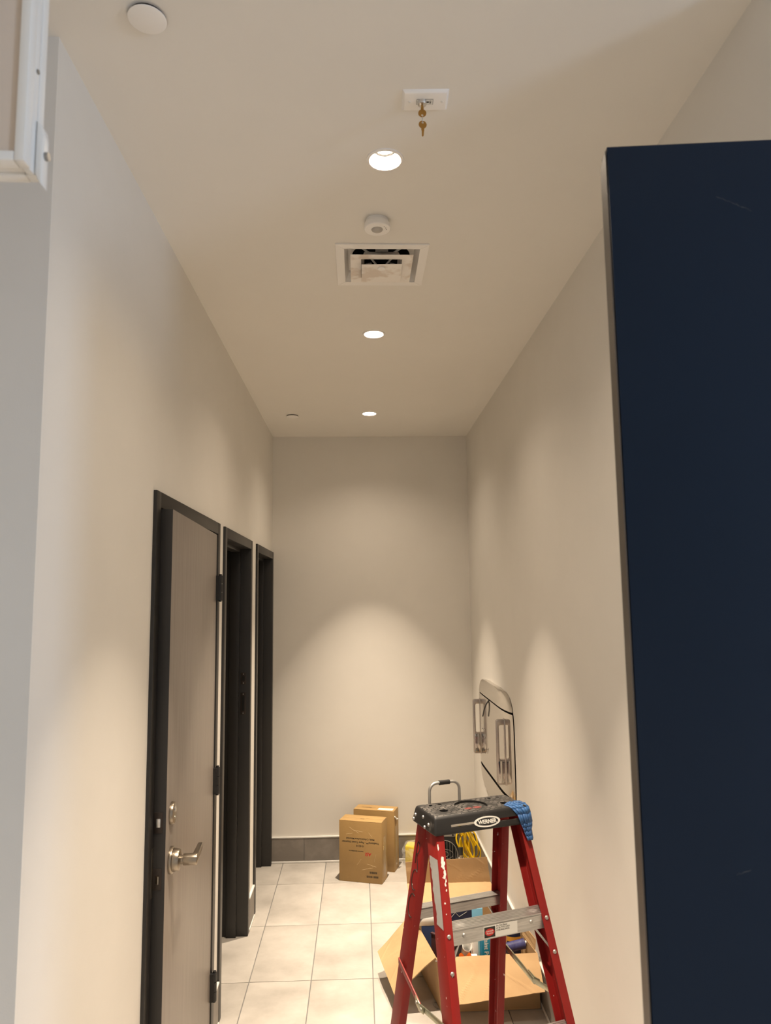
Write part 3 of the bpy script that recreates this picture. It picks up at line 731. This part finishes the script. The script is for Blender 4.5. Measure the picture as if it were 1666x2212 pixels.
# bars spreading the rails
for side in (-1, 1):
    w_r, f_r = rr_(.57); w_f, f_f = fr(.55); w_e = (w_r+w_f)/2
    A = Vector((side*(w_r+.006), f_r-.012, .572)); E_ = Vector((side*(w_e+.011), (f_r-f_f)/2+.005, .523)); Bp = Vector((side*(w_f+.006), -f_f+.035, .553))
    def bar(p, q, hz, hx=.0022):
        d = (q-p); v = [p+Vector((0,0,-hz)), p+Vector((0,0,hz)), q+Vector((0,0,hz)), q+Vector((0,0,-hz))]
        return MB().slab([x-Vector((hx,0,0)) for x in v], (2*hx,0,0))
    dA, dB = (A-E_).normalized(), (Bp-E_).normalized(); ox = Vector((side*.0035, 0, 0))
    obj('spreader_bar', bar(A, E_-dA*.006, .0095), M_SPRED if side < 0 else M_ZINC, lad, bevel=.001)
    obj('spreader_bar', bar(Bp, E_-dB*.006, .0085), M_ZINC, lad, bevel=.001)
    brk = obj('spreader_elbow', bar(E_+ox+dA*.034, E_+ox-dA*.003, .0125, .0016), M_ZINC, lad, bevel=.001)
    obj('elbow_leaf', bar(E_+ox*1.25+dB*.034, E_+ox*1.25-dB*.003, .0115, .0016), M_ZINC, brk, bevel=.001)
    for P in (E_+dA*.02, E_+dB*.02): obj('pivot', MB().cyl(P, P+Vector((side*.0085,0,0)), .0052, 12), M_ALUC, brk)
# grey label down the outer web of the front left rail
def web_pt(z, t, side=-1, rear=0, off=.0007):
    w_, f = (rr_ if rear else fr)(z); y = (f-.066*t) if rear else (-f+DEP*t)
    return Vector((side*(w_+off), y, z))
lb = MB(); nz = 26
edge = [random.uniform(.70,.80) for _ in range(nz+1)]
def lg_pt(i, j):
    z = .985-(.985-.800)*i/nz; lo_, hi_ = .06, edge[i]+(.12 if i < 6 else 0)
    if i > 18: hi_ = edge[i]-.10
    return web_pt(z + (random.uniform(-.012,.004) if i == 0 else 0), lo_+(hi_-lo_)*j)
for i in range(nz): lb.quad(lg_pt(i,0), lg_pt(i,1), lg_pt(i+1,1), lg_pt(i+1,0))
obj('worn_label', lb, M_LABELG, lad)
# white paint splash on the front flange of that rail
def flange_pt(z, t):
    w_, f = fr(z); return Vector((-w_+LIP*t, -f-.0006, z))
def blob(zc, tc, rz, rt_, n=18):
    return MB().add([flange_pt(zc+rz*math.sin(2*PI*k/n)*(q:=random.uniform(.55,1.2)), min(.97,max(.03,tc+rt_*math.cos(2*PI*k/n)*q))) for k in range(n)], [tuple(range(n))])
for a in ((.972,.52,.020,.30),(.948,.66,.016,.20),(.928,.72,.006,.10),(.917,.60,.006,.10),(.903,.66,.004,.08),(.87,.35,.003,.1),(.842,.4,.002,.06),(.69,.45,.006,.08),(1.02,.10,.010,.1)):
    obj('paint_splash', blob(*a), M_PAINT, lad)
# handwriting in black marker on the rear left rail
def ink(pts): return MB().tube([web_pt(z, t, -1, 1, .0006) for z, t in pts], .0017, 5)
def arc(zc, tc, rz, rt_, a0, a1, n=14): return [(zc+rz*math.sin(a0+(a1-a0)*k/n), tc+rt_*math.cos(a0+(a1-a0)*k/n)) for k in range(n+1)]
obj('marker_letter', ink([(.915,.42),(.955,.38),(.985,.40)]+arc(.968,.45,.020,.26,PI/2,-PI/2)+[(.925,.62),(.90,.80)]), M_INK, lad)
obj('marker_letter', ink(arc(.862,.62,.034,.36,PI*.35,PI*1.65)), M_INK, lad)
obj('marker_letter', ink(arc(.775,.66,.040,.40,PI*.35,PI*1.62)), M_INK, lad)
# blue tape wrapped over the front right corner of the cap and down the rail
path = [(-.020,Z0+.0010,.128,.1755),(-.046,Z0+.0012,.098,.176),(-.066,Z0+.0012,.103,.178),(-.0785,Z0-.006,.112,.182),(-.0875,1.085,.126,.1835),(-.0945,1.056,.134,.185),(-.0965,1.044,.139,.184),(-.0985,1.032,.143,.179),(-.103,1.018,.147,.178),(-.1075,1.006,.150,.178)]
tp = MB()
for i in range(len(path)-1):
    for j in range(6):
        def P(i, j):
            y, z, a, b = path[i]; t = j/6
            yy2 = y+(.012*max(0,t-.75)*4*(1 if i > 1 else 0))
            return (a+(b-a)*t+.0, yy2-.0012, z+.0003*math.sin(i*3.1+j*2.3))
        tp.quad(P(i,j), P(i,j+1), P(i+1,j+1), P(i+1,j))
# wrap round the side
side_pts = lambda i: path[i]
for i in range(3, len(path)-1):
    y0, z0, a0, b0 = path[i]; y1, z1, a1, b1 = path[i+1]
    tp.quad((b0,y0+.0108,z0),(b0+.0012,y0+.05,z0),(b1+.0012,y1+.05,z1),(b1,y1+.0108,z1))
to = obj('masking_tape', tp, M_TAPEB, lad, smooth=True)
sm = to.modifiers.new('thick', 'SOLIDIFY'); sm.thickness = .0012; sm.offset = 1

# ================================================================ CARTONS BY THE END WALL
def carton(name, loc, rz, W, D, Hh, label):
    e = tag(empty(name, loc, rz), label, 'box', 'kraft cartons against the end wall')
    m = MB().box(0, W, 0, D, 0, Hh-.004)
    obj('body', m, M_KRAFT, e, bevel=.003)
    obj('top_flap', MB().box(.001, W-.001, .001, D*.5-.001, Hh-.0045, Hh-.001), M_KRAFT, e, bevel=.001)
    obj('top_flap', MB().box(.001, W-.001, D*.5+.001, D-.001, Hh-.0045, Hh-.001), M_KRAFT, e, bevel=.001)
    obj('packing_tape', MB().box(W-.0008, W+.0006, D*.28, D*.72, .03, Hh*.72), M_TAPE, e)
    return e
rzc = math.atan2(4.826-4.913, .131+.144)
W1 = math.hypot(.275, .087)
c1 = carton('cardboard_carton', (-.144, 4.913, 0), rzc, W1, .128, .377, 'kraft carton with red and black print, front one at the end wall')
Mx = lambda z, x=W1/2: frame_m((x, -.0006, z), (-1,0,0), (0,0,-1))
put_text('print_line', 'Multi, C-Fold-Surface Mounted', .0152, M_INK, Mx(.2665), c1, bold=.00028, depth=.0002)
put_text('print_line', 'Traditional\u2122 - Paper Towel Dispenser', .0158, M_INK, Mx(.2455), c1, bold=.00028, depth=.0002)
put_text('print_line', '10-0210', .0165, M_INK, Mx(.2235), c1, bold=.00028, depth=.0002)
put_text('print_line', 'American Specialties, Inc.', .0098, M_INK, Mx(.190, W1*.40), c1, bold=.0002, depth=.0002)
put_text('print_logo', 'ASI', .0285, M_REDINK, Mx(.176, W1*.685), c1, bold=.0008, depth=.0002, shear=.12)
put_text('print_line', 'DATE', .010, M_INK, frame_m((W1/2, .05, .3768), (-1,0,0), (0,-1,0)), c1, depth=.0002)
for (x0, x1, z) in ((.205,.255,.066),(.185,.205,.040),(.209,.225,.040),(.232,.262,.040)):
    bc = MB(); x = x0
    while x < x1: wv = random.choice((.0012,.002,.003)); bc.box(x, x+wv, -.0006, 0, z-.006, z+.006); x += wv+random.choice((.0012,.0018))
    obj('bar_code', bc, M_INK, c1)
obj('hand_hole_tab', MB().box(W1-.001, W1+.003, .030, .036, .20, .222), mat('torn_card', (.62,.46,.22), .8), c1)
# creases of the scuffed front face
for (x, z, l, a) in ((.07,.335,.07,-.5),(.10,.318,.06,-.1),(.20,.31,.04,-.9),(.12,.105,.05,.9),(.19,.115,.06,-.2),(.235,.13,.05,1.3),(.16,.08,.07,.25),(.05,.29,.04,.2)):
    pts = [(x+l*t/6*math.cos(a)+random.uniform(-.002,.002), -.0003, z+l*t/6*math.sin(a)+random.uniform(-.002,.002)) for t in range(7)]
    obj('crease', MB().tube(pts, .0007, 4), mat('crease', (.55,.42,.24), .6) if 'crease' not in bpy.data.materials else bpy.data.materials['crease'], c1)
c2 = carton('cardboard_carton', (-.052, 5.112, 0), rzc, .285, .118, .388, 'kraft carton with white address sticker on top, behind the printed one')
obj('address_sticker', MB().box(.165, .268, .02, .062, .3866, .3875), M_PAPER, c2)
put_text('sticker_print', '10 SURFACE', .014, mat('grey_ink', (.3,.3,.28), .6), frame_m((.215, .045, .3878), (-1,0,0), (0,-1,0)), c2, depth=.0002)
put_text('print_line', 'Traditional', .016, M_INK, frame_m((.08, .055, .3876), (-1,0,0), (0,-1,0)), c2, depth=.0002)
tk = MB()
tk.slab([(.2855,.02,.345),(.2855,.05,.335),(.2855,.055,.30),(.2855,.035,.285)], (.002,0,0))
obj('torn_hole', tk, M_CUT, c2)
tb = MB().tube([(.287,.01,.352),(.296,.022,.338),(.291,.034,.33),(.298,.05,.328)], .004, 6); obj('tape_tag', tb, M_PAPER, c2)

# ================================================================ OPEN CARDBOARD BOX AND CONTENTS
bx = tag(empty('open_cardboard_box', (.55, 3.62, 0)), 'open cardboard box with spread flaps behind the ladder', 'box')
BT = .230
FLb, FRb, BRb, BLb = [Vector(p) for p in ((.345,3.385,.002),(.785,3.388,.002),(.725,3.93,.002),(.268,3.83,.002))]
FLt, FRt, BRt, BLt = [Vector(p) for p in ((.325,3.385,.225),(.778,3.388,.232),(.715,3.945,.230),(.246,3.83,.230))]
TC = .004
def cardwall(name, a, b, c, d, nrm, m=M_CARD, sub=None):
    """quad a b c d extruded by thickness along nrm"""
    return obj(name, MB().slab([a,b,c,d], Vector(nrm)*TC), [m], bx, True)
cardwall('front_side', FLb, FRb, FRt, FLt, (0,1,0), M_CARDD)
cardwall('rear_side', BLb, BRb, BRt, BLt, (0,-1,0))
cardwall('left_side', FLb, BLb, BLt, FLt, (1,0,0), M_CARDD)
cardwall('right_side', FRb, BRb, BRt, FRt, (-1,0,0))
cardwall('bottom', FLb, FRb, BRb, BLb, (0,0,1))
def bumpy_flap(name, a, b, c, d, nu=14, nv=8, amp=.003, bend=None, m=M_CARD, seed=1):
    """a-b hinge, d-c outer edge"""
    rnd = random.Random(seed); ph = [rnd.uniform(0,6) for _ in range(6)]
    n = ((Vector(b)-Vector(a)).cross(Vector(d)-Vector(a))).normalized()
    if n.z < 0: n = -n
    def P(u, v):
        p = (Vector(a)*(1-u)+Vector(b)*u)*(1-v)+(Vector(d)*(1-u)+Vector(c)*u)*v
        k = amp*(math.sin(5*u+ph[0]+2*v)+.6*math.sin(11*u*v+ph[1])+.5*math.sin(9*v+ph[2]-4*u))*min(1, 4*v)
        # crumple ridges
        for q in range(3):
            l = abs((u-.2-.27*q)+.35*math.sin(4*v+ph[q+3])*.4)
            k += amp*.9*max(0, 1-l/.03)*min(1, 4*v)
        return p+n*k
    o = obj(name, MB().grid(P, nu, nv), m, bx, True, smooth=False)
    s = o.modifiers.new('thick', 'SOLIDIFY'); s.thickness = TC; s.offset = -1
    return o
bumpy_flap('front_flap', FLt, FRt, (.772,3.245,.140), (.385,3.235,.108), 56, 24, .0022, seed=3)
bumpy_flap('left_flap', BLt, FLt, (.140,3.375,.085), (.075,3.715,.108), 40, 24, .002, seed=5)
bumpy_flap('rear_flap', BRt, BLt, (.246,4.10,.272), (.702,4.12,.262), 56, 14, .0015, seed=8)
bumpy_flap('rear_flap_end', (.702,4.121,.263), (.246,4.101,.273), (.239,4.12,.378), (.690,4.145,.386), 40, 14, .0012, m=M_CARDD, seed=9)
bumpy_flap('right_flap', FRt+Vector((-.001,.03,0)), FRt*.42+BRt*.58, (.758,3.70,.262), (.782,3.43,.272), 20, 10, .001, m=M_CARDD, seed=12)
obj('staple', MB().tube([(.322,3.377,.218),(.330,3.372,.219),(.334,3.372,.207)], .0022, 5), M_ALUC, bx, True)

def world_thing(name, loc, label, cat, group=None, rz=0): return tag(empty(name, loc, rz), label, cat, group)
GRP = 'supplies inside the open cardboard box'
# blue and white paint product box with lettering
e = world_thing('paint_product_box', (.590, 3.440, .008), 'blue and white paint product box standing at the front of the carton', 'box', GRP, .06)
obj('body', MB().box(-.05,.032,0,.045,0,.295), M_PAPER, e, bevel=.0015)
obj('blue_band', MB().box(-.0504,-.012,-.0006,.0454,.0,.290), M_CYAN, e)
put_text('lettering', 'Paint Pr', .027, M_PAPER, frame_m((-.031,-.0009,.234), (0,0,-1), (1,0,0)), e, bold=.0005, depth=.0002)
for k in range(4): obj('print_block', MB().box(.004,.016,-.0006,0,.205+k*.020,.219+k*.020), M_LTBLUE, e)
# white flattened carton beside it
e2 = tag(obj('white_sleeve', MB().box(-.012,.012,0,.045,0,.285), M_PAPER, bevel=.002), 'plain white paper sleeve left of the paint product box', 'sleeve', GRP); e2.location = (.520,3.46,.008); e2.rotation_euler = (.03,-.03,.1)
# navy packet with amber band
e = world_thing('snack_packet', (.712, 3.575, .008), 'navy packet with amber band leaning at the carton right', 'packet', GRP, -.1)
obj('body', MB().grid(lambda u, v: (-.032+.064*u, .010*math.sin(PI*u), .30*v), 10, 10).grid(lambda u, v: (-.032+.064*u, -.010*math.sin(PI*u), .30*v), 10, 10), M_NAVYPK, e, smooth=True)
obj('amber_band', MB().grid(lambda u, v: (-.032+.064*u, -.0006-.0106*math.sin(PI*u), .195+.020*v), 10, 2), M_AMBER, e, smooth=True)
# caulk cartridge
e = world_thing('caulk_cartridge', (.700, 3.512, .205), 'indigo sealant cartridge with white nozzle lying at the carton right', 'cartridge', GRP, .12)
obj('tube_body', MB().cyl((-.065,0,-.006),(.045,0,.010),.0215,28), M_INDIGO, e, smooth=True)
obj('end_cap', MB().cyl((.044,0,.0098),(.050,0,.0108),.0225,28), M_INDIGO, e, smooth=True)
obj('nozzle', MB().cyl((.050,0,.0108),(.083,.012,.024),.0068,16,.004), M_WPLAST, e, smooth=True)
# white tub
e = world_thing('plastic_tub', (.474, 3.485, .212), 'small white plastic tub with rolled rim inside the carton', 'tub', GRP)
t1 = obj('tub_body', MB().lathe([(.0001,-.03),(.017,-.03),(.021,.030),(.0225,.032),(.0205,.034),(.018,.028),(.015,-.025),(.0001,-.025)], n=28), M_WPLAST, e, smooth=True); t1.rotation_euler = (.75, .1, 0)
obj('tub_base', MB().box(-.018,.018,-.004,.030,-.204,-.026), M_WPLAST, e, bevel=.003)
# orange packet
e = world_thing('orange_packet', (.458, 3.418, .008), 'orange packet with white tip sticking up by the front flap', 'packet', GRP)
obj('orange_body', MB().grid(lambda u, v: (-.026+.054*u, .014*math.sin(PI*v), .214*v+.008*v*math.sin(u*9)), 12, 8).grid(lambda u, v: (-.026+.054*u, -.014*math.sin(PI*v), .214*v+.008*v*math.sin(u*9)), 12, 8), M_ORANGE, e, smooth=True)
obj('white_tip', MB().box(.029,.056,-.010,.010,.0,.212), M_WPLAST, e, bevel=.003)
# crumpled clear bag
def crumple(cx, cy, cz, rx, ry, rz, seed, n=26):
    rnd = random.Random(seed); ks = [(Vector((rnd.uniform(-1,1),rnd.uniform(-1,1),rnd.uniform(-1,1))).normalized(), rnd.uniform(3,9), rnd.uniform(0,6)) for _ in range(9)]
    def P(u, v):
        th, ph = u*2*PI, v*PI; d = Vector((math.cos(th)*math.sin(ph), math.sin(th)*math.sin(ph), math.cos(ph)))
        k = 1+.09*sum(abs(math.sin(f*d.dot(a)+p)) for a, f, p in ks)-.5
        return (cx+rx*d.x*k, cy+ry*d.y*k, cz+rz*d.z*k)
    return MB().grid(P, n, n//2)
o = tag(obj('plastic_bag', crumple(0,0,.112,.026,.040,.108,4), M_FILM, smooth=False), 'crumpled clear plastic bag at the left corner of the carton', 'bag', GRP); o.location = (.386, 3.475, .008)
# paper roll and maroon tray
e = world_thing('paper_roll', (.300, 3.685, .268), 'white paper roll lying across the carton left edge', 'roll', GRP, .35)
obj('roll', MB().cyl((-.062,0,.006),(.075,0,-.012),.030,32).cyl((-.063,0,.006),(.076,0,-.012),.012,20), M_PAPER, e, smooth=True)
o = tag(obj('maroon_tray', MB().box(-.004,.004,-.055,.055,0,.218).box(-.007,.007,-.057,.057,.215,.222), M_MAROON, bevel=.001), 'dark maroon tray edge below the paper roll', 'tray', GRP); o.location = (.368, 3.585, .008); o.rotation_euler = (0,0,.75)
# blue oval lid
e = world_thing('oval_lid', (.335, 3.775, .008), 'dark blue oval plastic lid at the carton rear left', 'lid', GRP, .05)
m = MB().slab([(.068*math.cos(2*PI*k/40), 0, .238+.050*math.sin(2*PI*k/40)) for k in range(40)], (0,.012,0))
obj('lid', m, M_BLUEPL, e, bevel=.004)
obj('rim', MB().tube([(.070*math.cos(2*PI*k/40), .004, .238+.052*math.sin(2*PI*k/40)) for k in range(40)], .003, 6, closed=True), mat('pale_blue_rim', (.16,.25,.38), .4), e, smooth=True)
obj('lid_stand', MB().box(-.04,.04,.002,.012,0,.20), M_BLUEPL, e, bevel=.002)
# navy flat pack with cyan sleeve
e = world_thing('flat_pack', (.50, 3.755, .008), 'navy flat pack with light blue sleeve at the carton rear', 'pack', GRP, .12)
obj('body', MB().box(-.075,.045,0,.030,0,.262), M_NAVYPK, e, bevel=.003)
obj('sleeve', MB().box(.044,.100,-.002,.032,0,.266), M_LTBLUE, e, bevel=.003)
obj('print_line', MB().tube([(-.07,-.0008,.225),(-.04,-.0008,.255),(-.02,-.0008,.235),(.02,-.0008,.255)], .0008, 4), M_PAPER, e)

# ---- things standing behind the carton
e = world_thing('grout_sponge', (.388, 5.175, 0), 'yellow sponge block wrapped in clear film by the end wall', 'sponge', None, -.25)
obj('sponge_block', MB().box(-.082,.082,-.05,.05,.004,.128), M_YELLOW, e, bevel=.012, seg=3)
fo = obj('plastic_wrap', crumple(0,0,.068,.112,.072,.082,11), M_FILM, e)
wm = obj('wire_tie', MB().tube([(.03,-.055,.16),(.05,-.062,.12),(.03,-.066,.09),(.06,-.068,.07),(.035,-.07,.055)], .0022, 5), M_BLKPL, e, smooth=True)

e = world_thing('floor_heater', (.565, 5.03, 0), 'black box heater with round wire grille by the end wall', 'heater', None, -.06)
obj('housing', MB().box(-.098,.082,0,.12,.0,.244), M_BLKPL, e, bevel=.005)
obj('top_strip', MB().box(-.094,.078,-.002,.002,.218,.236), M_GREYMET, e, bevel=.001)
obj('screw_hole', MB().cyl((.048,-.004,.228),(.048,0,.228),.006,14), M_DARK, e)
obj('guard_ring', MB().tube([(-.012+.088*math.cos(2*PI*k/48), -.008, .108+.088*math.sin(2*PI*k/48)) for k in range(48)], .0026, 6, closed=True), M_GREYMET, e, smooth=True)
gr = MB()
for k in range(-4, 5):
    x = -.012+k*.019; hh = math.sqrt(max(.0001,.086**2-(k*.019)**2)); gr.tube([(x,-.006,.108-hh),(x,-.006,.108+hh)], .0014, 5)
for r_ in (.03, .058): gr.tube([(-.012+r_*math.cos(2*PI*k/32), -.009, .108+.55*r_*math.sin(2*PI*k/32)) for k in range(32)], .0014, 5, closed=True)
obj('wire_grille', gr, M_GREYMET, e)
obj('recess', MB().cyl((-.012,-.0012,.108),(-.012,.001,.108),.084,40), M_DARK, e)

e = world_thing('hand_torch', (.655, 4.93, 0), 'dark metal torch standing right of the black heater', 'torch', None, 0)
obj('torch_body', MB().cyl((.012,0,0),(.0,.02,.13),.010,18), M_GREYMET, e, smooth=True)
obj('torch_head', MB().cyl((0,.02,.125),(-.004,.027,.17),.013,18,.018), M_BLKPL, e, smooth=True)
obj('torch_collar', MB().cyl((.002,.017,.112),(.0,.02,.128),.0125,18), mat('brass_collar', (.45,.34,.2), .35, .8), e, smooth=True)

# yellow extension cord coil
rnd = random.Random(21); cm = MB(); pts = []
for k in range(230):
    t = k/230*2*PI*9
    sq = .55+.45*math.sin(t*.113+.4)
    wob = .018*math.sin(2.7*t+1)
    x = .058*math.cos(t)*sq+.026*math.sin(t*.37)+wob*.4
    z = .155+.098*math.sin(t+.3*math.sin(t*.21))+.016*math.sin(t*.53)
    x += (.155-z)*.22
    y = .030*math.sin(t*.29)+.012*math.sin(t*1.9)
    pts.append((x, y, max(.010, z)))
cm.tube(pts, .0052, 7)
e = world_thing('extension_cord', (.715, 5.03, 0), 'yellow extension cord coiled up in the corner', 'cord')
obj('cord_coil', cm, M_CORD, e, smooth=True)
obj('cord_tail', MB().tube([(.02,0,.06),(.035,-.01,.02),(.02,-.02,.008),(-.02,-.03,.008),(-.05,-.02,.012)], .0052, 7), M_CORD, e, smooth=True)
obj('plug', MB().box(-.03,.03,-.012,.018,.248,.268), M_GREEN, e, bevel=.006)
# bent wire clip on the floor
tag(obj('wire_clip', MB().tube([(.332,3.46,.004),(.318,3.465,.004),(.322,3.43,.004),(.334,3.412,.004)], .0028, 5), M_GREYMET), 'bent wire clip on the floor by the box corner', 'clip')
